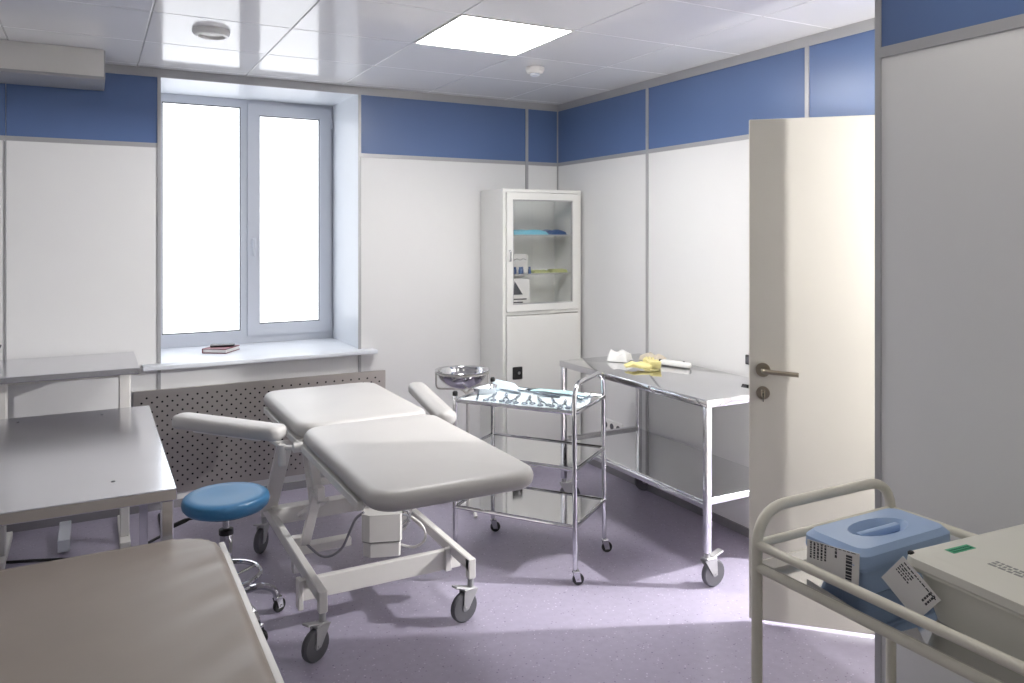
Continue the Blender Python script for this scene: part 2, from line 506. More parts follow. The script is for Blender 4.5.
# skirtings
o = MB().box(XL, XR, YB-0.012, YB+0.004, 0, 0.045).build('baseboard_back', 'skirt', smooth=0)
structure(o, 'low grey skirting along the back wall', 'baseboard')
o = MB().box(XR-0.012, XR+0.004, DY1, YB-0.012, 0, 0.045).build('baseboard_right', 'skirt', smooth=0)
structure(o, 'low grey skirting along the right wall', 'baseboard')
o = MB().box(XN-0.01, XN+0.004, YF, YN-0.016, 0, 0.045).build('baseboard_right_near', 'skirt', smooth=0)
structure(o, 'low grey skirting along the near partition', 'baseboard')

# window
wn1 = thing('window_1', 'two-part window with frosted white panes in a deep recess', 'window', (0, 0, 0))
wn1['kind'] = 'structure'
def ring(mb, x0, x1, z0, z1, wd, y0, y1):
    mb.box(x0, x1, y0, y1, z1-wd, z1); mb.box(x0, x1, y0, y1, z0, z0+wd)
    mb.box(x0, x0+wd, y0, y1, z0+wd, z1-wd); mb.box(x1-wd, x1, y0, y1, z0+wd, z1-wd)
XM = 0.937
f = MB(); ring(f, WX0, WX1, WZ0+0.026, WZ1, 0.055, WY, WY+0.07); f.box(WX0+0.055, WX1-0.055, WY, WY+0.07, WZ0+0.08, WZ0+0.114)
f.box(XM-0.032, XM+0.032, WY, WY+0.07, WZ0+0.114, WZ1-0.055)
f.build('frame', 'pvc', wn1, smooth=0)
f = MB(); ring(f, XM+0.012, WX1-0.02, WZ0+0.078, WZ1-0.026, 0.078, WY-0.02, WY+0.045)
sash = f.build('sash', 'pvc', wn1, smooth=0)
hm = MB(); hm.cyl((WX1-0.014, WY-0.018, WZ0+0.1), (WX1-0.014, WY-0.018, WZ0+0.17), 0.007, 10); hm.cyl((WX1-0.014, WY-0.018, WZ1-0.17), (WX1-0.014, WY-0.018, WZ1-0.1), 0.007, 10)
hm.build('hinge', 'pvc', sash)
hd = MB(); hd.rbox((XM+0.05, WY-0.028, 1.55), (0.026, 0.016, 0.07), 0.004, 1); hd.rbox((XM+0.05, WY-0.045, 1.52), (0.018, 0.014, 0.12), 0.004, 1)
hd.build('window_handle', 'pvc', sash)
f = MB(); ring(f, WX0+0.055, XM-0.032, WZ0+0.114, WZ1-0.055, 0.006, WY+0.012, WY+0.05); f.build('gasket', 'gasket', wn1, smooth=0)
f = MB(); ring(f, XM+0.09, WX1-0.098, WZ0+0.156, WZ1-0.104, 0.006, WY+0.0, WY+0.03); f.build('gasket', 'gasket', wn1, smooth=0)
MB().box(WX0+0.061, XM-0.038, WY+0.02, WY+0.03, WZ0+0.12, WZ1-0.061).build('pane', 'pane', wn1, smooth=0)
MB().box(XM+0.096, WX1-0.104, WY+0.008, WY+0.018, WZ0+0.162, WZ1-0.11).build('pane', 'pane', wn1, smooth=0)
o = MB(); o.rbox(((0.255+1.65)/2, 4.965, WZ0+0.013), (1.395, 0.10, 0.026), 0.006, 2); o.box(WX0, WX1, 5.01, WY, WZ0, WZ0+0.026)
o = o.build('window_sill', 'reveal')
structure(o, 'deep white window sill under the frosted window', 'window sill')

# door leaf, ajar 45 degrees into the room
hx, hy = 3.04, 1.762
door = thing('door_1', 'pale door standing ajar with a lever handle and lock', 'door', (hx, hy, 0), math.radians(135.3))
door['kind'] = 'structure'
LW = 0.895
MB().rbox((LW/2, 0, 0.028+1.03), (LW, 0.04, 2.06), 0.003, 1).build('leaf', 'door', door)
# local +y side faces the camera side of the room
sd = 1
zl, zk = 1.62-(370-233)/781*3.2, 1.62-(393-233)/781*3.2
hp = MB(); hp.cyl((LW-0.055, sd*0.02, zl), (LW-0.055, sd*0.029, zl), 0.029, 24)
hr = hp.build('rosette', 'brass', door)
lv = MB(); lv.tube(fillet([(LW-0.055, sd*0.028, zl), (LW-0.055, sd*0.068, zl), (LW-0.19, sd*0.066, zl-0.008)], 0.016), 0.0095, 12)
lv.build('lever', 'brass', hr)
hp = MB(); hp.cyl((LW-0.055, sd*0.02, zk), (LW-0.055, sd*0.028, zk), 0.027, 24); hp.rbox((LW-0.055, sd*0.034, zk), (0.016, 0.014, 0.03), 0.004, 1)
lk = hp.build('lock', 'brass', door)
kk = MB(); kk.box(LW-0.058, LW-0.052, sd*0.04, sd*0.056, zk-0.012, zk+0.004); kk.cyl((LW-0.057, sd*0.055, zk-0.018), (LW-0.053, sd*0.055, zk-0.018), 0.013, 14)
kk.build('key', 'key', lk)
hg = MB()
for z in (0.25, 1.05, 1.85): hg.cyl((0.0, -0.026, z-0.05), (0.0, -0.026, z+0.05), 0.008, 10)
hg.build('hinge', 'brass', door)

# corridor lamp, and an unseen lamp added to brighten the door leaf
t = thing('pendant_lamp', 'round pendant lamp hanging in the corridor beyond the door', 'lamp', (3.95, 1.74, ZC))
MB().lathe([(0.045, 0.0), (0.045, -0.02), (0.006, -0.03), (0.006, -0.50)], n=16).build('stem', 'white', t)
MB().lathe([(0.035*math.sin(PI*k/12)+0.0005, -0.53+0.035*math.cos(PI*k/12)) for k in range(13)], n=20).build('globe', 'globe_corr', t)
t = thing('door_fill_lamp', 'unseen round lamp added to brighten the door leaf', 'lamp', (XN+0.12, 0.60, 1.75))
MB().cyl((0, 0, 0), (0.015, 0, 0), 0.05, 20).build('wall_plate', 'white', t)
MB().tube(fillet([(0.015, 0, 0), (0.15, 0, 0), (0.15, 0, 0.05)], 0.03), 0.008, 8).build('arm', 'white', t)
MB().lathe([(0.014*math.sin(PI*k/12)+0.0005, 0.062+0.014*math.cos(PI*k/12)) for k in range(13)], c=(0.15, 0, 0), n=20).build('globe', 'globe_door_fill', t)

# boxed duct under the ceiling
t = thing('duct_cover', 'white boxed duct cover under the ceiling left of the window', 'duct', (0, 0, 0))
MB().box(XL, 0.055, 4.63, YB-0.01, 2.44, ZC-0.001).build('casing', 'white', t, smooth=0)
b = MB(); b.box(XL, 0.061, 4.624, YB-0.01, 2.425, 2.44); b.box(0.055, 0.062, 4.65, YB-0.01, 2.44, ZC-0.001)
b.build('edge_profile', 'alu', t, smooth=0)

# ceiling fittings
t = thing('ceiling_downlight', 'round white ring fitting on the ceiling near the window', 'ceiling fitting', (0.50, 3.95, ZC))
MB().lathe([(0.085, 0), (0.085, -0.012), (0.075, -0.026), (0.062, -0.03), (0.058, -0.02), (0.058, 0)], n=32).build('ring', 'plastic', t)
MB().lathe([(0.057, 0), (0.057, -0.016), (0.02, -0.022)], n=24).build('cap', 'white', t)
t = thing('smoke_detector', 'small round smoke detector on the ceiling before the glass cabinet', 'smoke detector', (2.27, 3.94, ZC))
MB().lathe([(0.055, 0), (0.055, -0.015), (0.045, -0.032), (0.03, -0.036)], n=28).build('body', 'white', t)
MB().lathe([(0.028, -0.034), (0.028, -0.046), (0.018, -0.052)], n=20).build('sensor', 'pvc', t)

# perforated screen under the window
RX0, RX1, RZ0, RZ1 = 0.21, 1.72, 0.095, 0.705
scr = thing('radiator_screen', 'perforated steel radiator screen under the window sill', 'radiator screen', (0, 0, 0))
p = 0.0272
nx, nz = int((RX1-RX0)/p), int((RZ1-RZ0)/p)
px, pz = (RX1-RX0)/nx, (RZ1-RZ0)/nz
g = MB(); ys = YB-0.030
for i in range(nx):
    for j in range(nz):
        x0 = RX0+i*px; z0 = RZ0+j*pz
        sq = [(x0+px, ys, z0+pz/2), (x0+px, ys, z0+pz), (x0+px/2, ys, z0+pz), (x0, ys, z0+pz), (x0, ys, z0+pz/2), (x0, ys, z0), (x0+px/2, ys, z0), (x0+px, ys, z0)]
        if (i+j) % 2 or i in (0, nx-1) or j in (0, nz-1):
            g.add([sq[5], sq[7], sq[1], sq[3]], [(0, 1, 2, 3)])
        else:
            cx, cz = x0+px/2, z0+pz/2
            ho = [(cx+0.0062*math.cos(k*PI/4), ys, cz+0.0062*math.sin(k*PI/4)) for k in range(8)]
            g.add(sq+ho, [(k, 8+k, 8+(k+1) % 8, (k+1) % 8) for k in range(8)])
g.build('perforated_sheet', 'perf', scr, smooth=0)
e = MB(); e.box(RX0-0.001, RX0, ys, YB-0.009, RZ0, RZ1); e.box(RX1, RX1+0.001, ys, YB-0.009, RZ0, RZ1); e.box(RX0, RX1, ys, YB-0.009, RZ1, RZ1+0.001); e.box(RX0, RX1, ys, YB-0.009, RZ0-0.001, RZ0)
e.build('folded_edge', 'perf', scr, smooth=0)
MB().box(RX0+0.002, RX1-0.002, YB-0.016, YB-0.012, RZ0+0.002, RZ1-0.002).build('backing', 'dark', scr, smooth=0)

# ------------------------------------------------------------------ examination couch on wheels
off = (1.10, 3.3, 0)
bed = thing('examination_couch', 'pale grey padded examination couch on a white wheeled lifting frame', 'couch', off)
BX0, BX1 = 0.795, 1.425
def bpad(name, y0, y1):
    return MB(off).pad((BX0+BX1)/2, (y0+y1)/2, 0.705, 0.775, BX1-BX0, y1-y0, 0.10, 0.033, 0.006).build(name, 'vinyl', bed, 60)
bpad('head_cushion', 3.45, 4.33)
bpad('foot_cushion', 2.41, 3.44)
u = MB(off)
for x in (BX0+0.012, BX1-0.012):
    u.rbox((x, 3.86, 0.688), (0.024, 0.76, 0.032), 0.003, 1)
    u.rbox((x, 3.0, 0.688), (0.024, 0.82, 0.032), 0.003, 1)
for y in (2.68, 3.40, 3.49, 4.2):
    u.rbox((1.11, y, 0.682), (0.60, 0.03, 0.026), 0.003, 1)
u.box(BX0+0.02, BX1-0.02, 2.56, 3.40, 0.695, 0.706); u.box(BX0+0.02, BX1-0.02, 3.49, 4.22, 0.695, 0.706)
for x in (BX0-0.004, BX1+0.004):
    u.cyl((x-0.02, 3.445, 0.685), (x+0.02, 3.445, 0.685), 0.022, 14)
u.build('upper_frame', 'white', bed)
# base: side rails cranked down to the casters
for x in (0.775, 1.40):
    r_ = MB(off)
    r_.rbox((x, 3.5425, 0.232), (0.034, 1.175, 0.05), 0.004, 1)
    r_.rbox((x, 2.97, 0.215), (0.034, 0.034, 0.085), 0.004, 1)
    r_.rbox((x, 4.115, 0.215), (0.034, 0.034, 0.085), 0.004, 1)
    r_.build('side_rail', 'white', bed)
c_ = MB(off); c_.rbox((1.0875, 3.17, 0.185), (0.70, 0.03, 0.085), 0.003, 1); c_.rbox((0.735, 3.17, 0.17), (0.02, 0.05, 0.12), 0.003, 1); c_.rbox((1.375, 3.15, 0.19), (0.03, 0.02, 0.1), 0.003, 1)
c_.build('cross_rail', 'white', bed)
c_ = MB(off); c_.rbox((1.0875, 3.93, 0.235), (0.62, 0.07, 0.075), 0.003, 1); c_.build('cross_rail', 'white', bed)
c_ = MB(off); c_.rbox((0.83, 3.62, 0.15), (0.05, 0.05, 0.16), 0.003, 1); c_.rbox((0.95, 3.62, 0.17), (0.25, 0.06, 0.04), 0.003, 1); c_.build('link_base', 'white', bed)
for x in (0.86, 1.33):
    a_ = MB(off); a_.bar((x, 3.62, 0.17), (x, 3.38, 0.50), 0.02, 0.045, up=(1, 0, 0)); a_.rbox((x+0.005, 3.37, 0.50), (0.035, 0.07, 0.06), 0.004, 1)
    a_.bar((x, 3.37, 0.51), (x, 3.50, 0.67), 0.02, 0.04, up=(1, 0, 0)); a_.build('scissor_arm', 'white', bed)
    a_ = MB(off); a_.bar((x+0.03, 3.38, 0.46), (x+0.03, 3.78, 0.27), 0.02, 0.045, up=(1, 0, 0)); a_.bar((x+0.03, 3.55, 0.38), (x+0.03, 3.75, 0.66), 0.02, 0.04, up=(1, 0, 0)); a_.build('scissor_arm', 'white', bed)
for x in (0.775, 1.42):
    a_ = MB(off); a_.bar((x, 3.62, 0.67), (x, 3.98, 0.25), 0.022, 0.07, up=(1, 0, 0)); a_.build('outer_arm', 'white', bed)
c_ = MB(off); c_.rbox((1.10, 3.52, 0.50), (0.50, 0.03, 0.035), 0.003, 1); c_.rbox((1.10, 3.76, 0.62), (0.56, 0.03, 0.03), 0.003, 1); c_.build('torsion_bar', 'white', bed)
# actuator
m_ = MB(off)
mm = Matrix.Translation((1.17, 3.42, 0)) @ rotz(math.radians(-18))
oct_ = [(-0.095, -0.04), (-0.06, -0.065), (0.075, -0.065), (0.085, -0.05), (0.085, 0.05), (0.06, 0.065), (-0.07, 0.065), (-0.095, 0.04)]
m_.prism(oct_, 0.235, 0.355, mm)
m_.prism([(x*0.93, y*0.93) for x, y in oct_], 0.165, 0.232, mm)
m_.cyl((1.17, 3.45, 0.34), (1.17, 3.72, 0.56), 0.022, 14)
act = m_.build('actuator', 'white', bed)
s_ = MB(off); s_.prism([(x*0.97, y*0.97) for x, y in oct_], 0.229, 0.238, mm); s_.build('seam', 'inkgrey', act)
k_ = MB(off); k_.tube([(1.27+0.03*math.cos(a*0.9), 3.42, 0.30+0.035*math.sin(a*0.9)+a*0.003-0.02) for a in range(0, 15)], 0.006, 6)
k_.build('cable', 'grey_hub', bed)
k_ = MB(off); k_.tube(fillet([(1.30, 3.40, 0.31), (1.35, 3.37, 0.27), (1.36, 3.36, 0.20), (1.30, 3.38, 0.17), (1.25, 3.40, 0.19)], 0.04), 0.006, 6)
k_.build('cable', 'white', bed)
k_ = MB(off); k_.tube(fillet([(1.08, 3.42, 0.36), (1.05, 3.45, 0.33), (1.0, 3.5, 0.17), (0.93, 3.55, 0.13), (0.86, 3.6, 0.2)], 0.05), 0.006, 6)
k_.build('cable', 'grey_hub', bed)
for x, y, a in ((0.775, 2.97, -2.65), (1.40, 2.97, -2.95), (0.775, 4.115, -2.2), (1.40, 4.115, -1.8)):
    caster(bed, x-off[0], y-off[1], 0.18, 0.0625, a, True)
# arm rests
def armrest(p, q, zt, wd):
    p = Vector(p); q = Vector(q); d = q-p
    ang = math.atan2(d.y, d.x)
    c = (p+q)/2
    pit = math.atan2(d.z, d.xy.length)
    m = Matrix.Translation(c-Vector(off)) @ rotz(ang) @ Matrix.Rotation(-pit, 4, 'Y')
    a = MB().pad(0, 0, -0.06, 0, d.length, wd, 0.045, 0.022, 0.004, m=m).build('arm_pad', 'vinyl', bed, 60)
    MB().rbox(m @ Vector((0.12*0, 0, -0.066)), (d.length*0.62, 0.04, 0.014), 0.003, 1, m.to_3x3().to_4x4()).build('pad_plate', 'white', a)
armrest((0.745, 3.515, 0.765), (0.345, 3.925, 0.785), 0.78, 0.115)
armrest((1.490, 3.40, 0.765), (1.575, 4.06, 0.80), 0.78, 0.095)
h_ = MB(off)
h_.tube(fillet([(BX0, 3.46, 0.68), (0.74, 3.50, 0.675), (0.70, 3.56, 0.70)], 0.02), 0.011, 10)
h_.cyl((0.735, 3.50, 0.69), (0.735, 3.50, 0.60), 0.016, 12)
h_.build('arm_bracket', 'white', bed)
h_ = MB(off)
h_.tube(fillet([(BX1, 3.46, 0.68), (1.48, 3.47, 0.675), (1.515, 3.52, 0.70)], 0.02), 0.011, 10)
h_.cyl((1.49, 3.475, 0.69), (1.49, 3.475, 0.60), 0.016, 12)
h_.build('arm_bracket', 'white', bed)

# ------------------------------------------------------------------ glass-door medical cabinet
CX0, CX1, CY0, CY1, CZ = 2.435, 3.06, 4.66, 5.0, 1.92
off = (2.75, 4.83, 0)
cab = thing('medical_cabinet', 'tall white metal cabinet with a glass upper door in the corner', 'cabinet', off)
t_ = 0.018; ZM = 1.085
c = MB(off)
c.box(CX0, CX0+t_, CY0+0.02, CY1, 0.06, CZ); c.box(CX1-t_, CX1, CY0+0.02, CY1, 0.06, CZ)
c.box(CX0+t_, CX1-t_, CY1-0.012, CY1, 0.06, CZ); c.box(CX0+t_, CX0+0.05, CY0+0.02, CY1-0.012, CZ-t_, CZ); c.box(CX1-0.05, CX1-t_, CY0+0.02, CY1-0.012, CZ-t_, CZ)
c.box(CX0+t_, CX1-t_, CY0+0.02, CY1-0.012, 0.06, 0.08); c.box(CX0+t_, CX1-t_, CY0+0.02, CY1-0.012, ZM-0.02, ZM)
c.box(CX0, CX1, CY0, CY0+0.02, CZ-0.022, CZ); c.box(CX0, CX0+0.022, CY0, CY0+0.02, 0.06, CZ-0.022); c.box(CX1-0.022, CX1, CY0, CY0+0.02, 0.06, CZ-0.022)
c.box(CX0+0.022, CX1-0.022, CY0, CY0+0.02, ZM-0.022, ZM-0.002); c.box(CX0+0.022, CX1-0.022, CY0, CY0+0.02, 0.06, 0.085)
c.box(CX0+0.02, CX1-0.02, CY0+0.03, CY1-0.02, 0.0, 0.06)
c.build('body', 'cabinet', cab, smooth=0)
d = MB(off); ring(d, CX0+0.026, CX1-0.026, ZM+0.002, CZ-0.026, 0.046, CY0-0.012, CY0+0.008)
gd = d.build('glass_door', 'cabinet', cab, smooth=0)
d = MB(off); ring(d, CX0+0.072, CX1-0.072, ZM+0.048, CZ-0.072, 0.008, CY0-0.008, CY0+0.004); d.build('glazing_bead', 'alu', gd, smooth=0)
MB(off).box(CX0+0.072, CX1-0.072, CY0-0.003, CY0, ZM+0.048, CZ-0.072).build('pane', 'glass', gd, smooth=0)
h = MB(off); h.tube(fillet([(CX0+0.044, CY0-0.012, 1.43), (CX0+0.044, CY0-0.034, 1.43), (CX0+0.044, CY0-0.034, 1.50), (CX0+0.044, CY0-0.012, 1.50)], 0.01), 0.005, 8)
h.build('handle', 'chrome', gd)
MB(off).box(CX0+0.05, CX1-0.05, CY0+0.02, CY1-0.012, CZ-0.008, CZ-0.003).build('added_top_pane', 'glass', cab, smooth=0)  # glass top added to let ceiling light into the cabinet
ld = MB(off).rbox(((CX0+CX1)/2, CY0-0.002, (0.09+ZM-0.028)/2), (CX1-CX0-0.052, 0.02, ZM-0.028-0.09), 0.003, 1).build('lower_door', 'cabinet', cab)
k = MB(off); k.rbox((CX0+0.105, CY0-0.016, 0.67), (0.075, 0.012, 0.085), 0.006, 2); lo = k.build('lock_plate', 'black', ld)
MB(off).cyl((CX0+0.112, CY0-0.021, 0.672), (CX0+0.112, CY0-0.027, 0.672), 0.011, 12).build('lock_cylinder', 'chrome', lo)
for z in (1.335, 1.605):
    MB(off).box(CX0+t_+0.004, CX1-t_-0.004, CY0+0.03, CY1-0.016, z-0.003, z+0.003).build('glass_shelf', 'glass', cab, smooth=0)
    e = MB(off); e.box(CX0+t_+0.004, CX1-t_-0.004, CY0+0.027, CY0+0.03, z-0.003, z+0.003); e.build('shelf_edge', 'alu', cab, smooth=0)

def blob_sheet(name, label, cat, m, cx, cy, z, sx, sy, th, amp, n=14, rz=0, group=None, seed=1, parent=None):
    """folded cloth or paper lying on a surface: wavy top, closed underside"""
    rnd = random.Random(seed)
    ph = [rnd.uniform(0, 6.28) for _ in range(6)]
    mb = MB()
    def hgt(a, b):
        e = min(a, 1-a, b, 1-b)
        k = min(1, e/0.12)**0.5
        return th*k + amp*k*(0.5+0.25*math.sin(9*a+ph[0]+3*b)+0.25*math.sin(11*b+ph[1]-4*a))
    vs = []; fs = []
    for i in range(n+1):
        for j in range(n+1):
            a, b_ = i/n, j/n
            wob = 0.04*math.sin(5*b_+ph[2]); wob2 = 0.04*math.sin(5*a+ph[3])
            vs.append(((a-0.5+wob*(abs(a-0.5)*2))*sx, (b_-0.5+wob2*(abs(b_-0.5)*2))*sy, max(0.0015, hgt(a, b_))))
    for v in vs[:]: vs.append((v[0], v[1], 0.0004))
    q = (n+1)**2
    for i in range(n):
        for j in range(n):
            a = i*(n+1)+j
            fs.append((a, a+n+1, a+n+2, a+1)); fs.append((q+a, q+a+1, q+a+n+2, q+a+n+1))
    for i in range(n):
        for a, b_ in ((i, i+1), (n*(n+1)+i+1, n*(n+1)+i), ((i+1)*(n+1), i*(n+1)), (i*(n+1)+n, (i+1)*(n+1)+n)):
            fs.append((a, b_, q+b_, q+a))
    mb.add(vs, fs)
    o = mb.build(name, m, parent, 60)
    o.location = (cx, cy, z); o.rotation_euler = (0, 0, rz)
    if not parent: tag(o, label, cat, group)
    return o
# cabinet contents
blob_sheet('folded_drape', 'aqua blue folded drape along the top glass shelf of the cabinet', 'drape', 'drapeblue', 2.66, 4.82, 1.6085, 0.36, 0.2, 0.022, 0.014, seed=3)
blob_sheet('folded_drape', 'darker blue rolled drape at the wall end of the top cabinet shelf', 'drape', 'vialblue', 2.93, 4.84, 1.6085, 0.15, 0.18, 0.024, 0.014, seed=4)
for k in range(5):
    t = thing('vial', 'small blue capped vial standing on the lower cabinet shelf', 'vial', (2.545+0.028*k+(0.02 if k == 4 else 0), 4.72+0.02*(k % 2), 1.3385), 0, 'blue vials in the cabinet')
    MB().lathe([(0.011, 0), (0.011, 0.028), (0.007, 0.034)], n=12).build('bottle', 'vialblue', t)
    MB().lathe([(0.008, 0.034), (0.008, 0.046), (0.006, 0.047)], n=12).build('cap', 'vialblue', t)
blob_sheet('dressing_packet', 'olive dressing packet on the lower cabinet shelf beside the vials', 'packet', 'olive', 2.80, 4.80, 1.3385, 0.13, 0.1, 0.014, 0.008, seed=5)
blob_sheet('dressing_packet', 'olive dressing packet at the wall end of the lower cabinet shelf', 'packet', 'olive', 2.95, 4.80, 1.3385, 0.13, 0.1, 0.018, 0.008, seed=6)
t = thing('printed_box', 'white carton with scribbled lines standing behind the blue vials', 'box', (2.64, 4.86, 1.3385))
MB().rbox((0, 0, 0.065), (0.17, 0.06, 0.13), 0.002, 1).build('carton', 'paper', t)
l = MB(); l.tube([(-0.07+0.014*i, -0.0315, 0.095+0.005*math.sin(i*1.7)) for i in range(11)], 0.002, 5); l.build('scribble', 'ink', t)
t = thing('printed_box', 'white carton printed with a dark triangle on the cabinet floor', 'box', (2.60, 4.74, ZM))
MB().rbox((0, 0, 0.11), (0.15, 0.05, 0.22), 0.002, 1).build('carton', 'paper', t)
MB().prism([(-0.055, 0.11), (0.02, 0.11), (-0.045, 0.205)], 0.0245, 0.0262, Matrix.Rotation(PI/2, 4, 'X')).build('triangle_print', 'cork', t, smooth=0)
l = MB()
for i in range(3): l.box(-0.06, 0.05-0.03*i, -0.0262, -0.0245, 0.075-0.022*i, 0.083-0.022*i)
l.build('text_lines', 'ink', t, smooth=0)

# ------------------------------------------------------------------ wheeled steel table by the right wall
off = (2.755, 3.33, 0)
st = thing('steel_table', 'wheeled stainless steel table with a lower shelf along the right wall', 'table', off)
TX0, TX1, TY0, TY1, TZ = 2.455, 3.05, 2.70, 3.97, 0.86
MB(off).rbox(((TX0+TX1)/2, (TY0+TY1)/2, TZ-0.018), (TX1-TX0, TY1-TY0, 0.036), 0.004, 2).build('table_top', 'steel', st)
MB(off).rbox(((TX0+TX1)/2, (TY0+TY1)/2, 0.385), (TX1-TX0-0.03, TY1-TY0-0.03, 0.014), 0.003, 1).build('shelf', 'steel', st)
for x in (TX0+0.02, TX1-0.02):
    for y in (TY0+0.02, TY1-0.02):
        MB(off).rbox((x, y, 0.492), (0.03, 0.03, 0.664), 0.004, 2).build('leg', 'satin', st)
        caster(st, x-off[0], y-off[1], 0.165, 0.0625, {True: 0.0, False: -0.4}[y < 3], True)
r_ = MB(off)
for y in (TY0+0.02, TY1-0.02): r_.rbox(((TX0+TX1)/2, y, 0.393), (TX1-TX0-0.07, 0.024, 0.03), 0.003, 1)
for x in (TX0+0.02, TX1-0.02): r_.rbox((x, (TY0+TY1)/2, 0.37), (0.024, TY1-TY0-0.07, 0.024), 0.003, 1)
r_.build('shelf_rail', 'satin', st)

# things on the steel table
def glove(name, label, m, loc, rz, sc, seed):
    rnd = random.Random(seed)
    mb = MB()
    mb.pad(0, 0, 0.0, 0.022, 0.085, 0.08, 0.03, 0.01, 0.004)
    for k, (y, L) in enumerate(((-0.032, 0.055), (-0.011, 0.07), (0.011, 0.066), (0.031, 0.05))):
        dy = rnd.uniform(-0.012, 0.012); zz = rnd.uniform(0.0, 0.012)
        mb.tube([(0.03, y, 0.012), (0.045+L*0.4, y+dy*0.5, 0.014+zz), (0.04+L, y+dy, 0.010)], [0.011, 0.0105, 0.008], 8)
    mb.tube([(-0.01, -0.035, 0.012), (0.01, -0.06, 0.016), (0.035, -0.068, 0.011)], [0.012, 0.011, 0.008], 8)
    mb.tube([(-0.03, 0, 0.016), (-0.06, 0.004, 0.018), (-0.09, 0.01, 0.015)], [0.03, 0.032, 0.036], 10, flat=0.42)
    mb.v = [p*sc for p in mb.v]
    zmin = min(p.z for p in mb.v)
    for p in mb.v: p.z -= zmin
    o = mb.build(name, m, None, 60)
    o.location = loc; o.rotation_euler = (0, 0, rz)
    tag(o, label, 'glove')
    return o
glove('rubber_glove', 'crumpled pale yellow rubber glove lying on the steel table', 'latex', (2.70, 3.47, TZ), 2.6, 1.0, 3)
glove('rubber_glove', 'second pale yellow rubber glove under the beige wrap on the table', 'latex', (2.83, 3.60, TZ), 0.9, 0.8, 5)
blob_sheet('crumpled_wipe', 'crumpled white wipe heaped beside the yellow gloves', 'wipe', 'latexwhite', 2.77, 3.80, TZ, 0.12, 0.13, 0.035, 0.03, seed=8, rz=0.6)
blob_sheet('wrapped_packet', 'crumpled beige packet behind the yellow gloves', 'packet', 'beige', 2.955, 3.72, TZ, 0.1, 0.14, 0.02, 0.022, seed=9, rz=0.2)
t = thing('thermometer', 'white plastic handheld device with a dark button on the steel table', 'device', (2.935, 3.485, TZ), math.radians(-74))
MB().pad(0, 0, 0, 0.028, 0.20, 0.055, 0.024, 0.01, 0.003).build('body', 'plastic', t, 60)
MB().cyl((0.055, 0, 0.028), (0.055, 0, 0.033), 0.006, 12).build('button', 'black', t)
MB().cyl((-0.085, 0.0, 0.02), (-0.108, 0.0, 0.02), 0.009, 12).build('probe', 'black', t)

# socket and switch on the right wall
t = thing('wall_socket', 'white triple wall socket low behind the steel table', 'socket', (XR, 4.30, 0.32))
MB().rbox((-0.006, 0, 0), (0.012, 0.23, 0.08), 0.003, 1).build('plate', 'plastic', t)
for y in (-0.072, 0, 0.072):
    MB().cyl((-0.012, y, 0), (-0.0135, y, 0), 0.021, 18).build('outlet', 'grey_rubber', t)
t = thing('wall_switch', 'small dark wall switch on the right wall near the door edge', 'switch', (XR, 3.06, 0.945))
MB().rbox((-0.006, 0, 0), (0.012, 0.05, 0.05), 0.002, 1).build('plate', 'black', t)
MB().rbox((-0.014, 0, 0), (0.006, 0.03, 0.034), 0.002, 1).build('rocker', 'grey_rubber', t)

# ------------------------------------------------------------------ instrument trolley
TL, TW = 0.635, 0.41
tr = thing('instrument_trolley', 'three-tier chrome instrument trolley covered with surgical tools', 'trolley', (1.937, 3.405, 0), math.radians(-53.9))
hl, hw = TL/2, TW/2
lp = MB(); lp.tube(fillet([(hl, -hw, 0.075), (hl-0.006, -hw, 0.92), (hl-0.006, hw, 0.92), (hl, hw, 0.075)], 0.09, 8), 0.0115, 12)
lp.build('handle_frame', 'chrome', tr)
for y in (-hw, hw):
    q = MB(); q.cyl((-hl, y, 0.075), (-hl, y, 0.82), 0.0115, 12); q.build('post', 'chrome', tr)
    q = MB(); q.lathe([(0.013, 0.815), (0.013, 0.832), (0.008, 0.838)], c=(-hl, y, 0), n=12); q.build('post_cap', 'black', tr)
for z, nm in ((0.79, 'top_tray'), (0.53, 'middle_shelf'), (0.265, 'bottom_shelf')):
    q = MB()
    for y in (-hw, hw): q.cyl((-hl, y, z), (hl, y, z), 0.0095, 10)
    for x in (-hl, hl): q.cyl((x, -hw, z), (x, hw, z), 0.0095, 10)
    fr = q.build('shelf_frame', 'chrome', tr)
    q = MB().box(-hl+0.006, hl-0.006, -hw+0.006, hw-0.006, z-0.001, z+0.002)
    q.build(nm, 'steel', tr, smooth=0)
for x in (-hl, hl):
    for y in (-hw, hw):
        caster(tr, x, y, 0.085, 0.027, 0.6, False)
TM = Matrix.Translation((1.937, 3.405, 0)) @ rotz(math.radians(-53.9))
def on_tray(x, y, z=0.7945): return TM @ Vector((x, y, z))
pz_ = on_tray(-0.005, 0.0, 0.7925)
blob_sheet('tray_cloth', 'thin white surgical cloth spread over the top of the trolley', 'cloth', 'drape', pz_.x, pz_.y, pz_.z, 0.58, 0.36, 0.0025, 0.003, n=20, rz=math.radians(-53.9), seed=11)
ZI = 0.7985
def forceps():
    mb = MB()
    for s_ in (-1, 1):
        mb.tube([(0.075, 0.001*s_, 0.006), (0.03, 0.005*s_, 0.006), (0.0, 0.002*s_+0.0, 0.006), (-0.05, -0.010*s_, 0.006), (-0.078, -0.012*s_, 0.006)], [0.002, 0.0035, 0.0045, 0.0035, 0.003], 6)
        mb.tube([(-0.092+0.014*math.cos(a*PI/6), -0.017*s_+0.012*math.sin(a*PI/6), 0.006) for a in range(12)], 0.0028, 6, closed=True)
    mb.cyl((0.005, 0, 0.001), (0.005, 0, 0.012), 0.005, 10)
    return mb
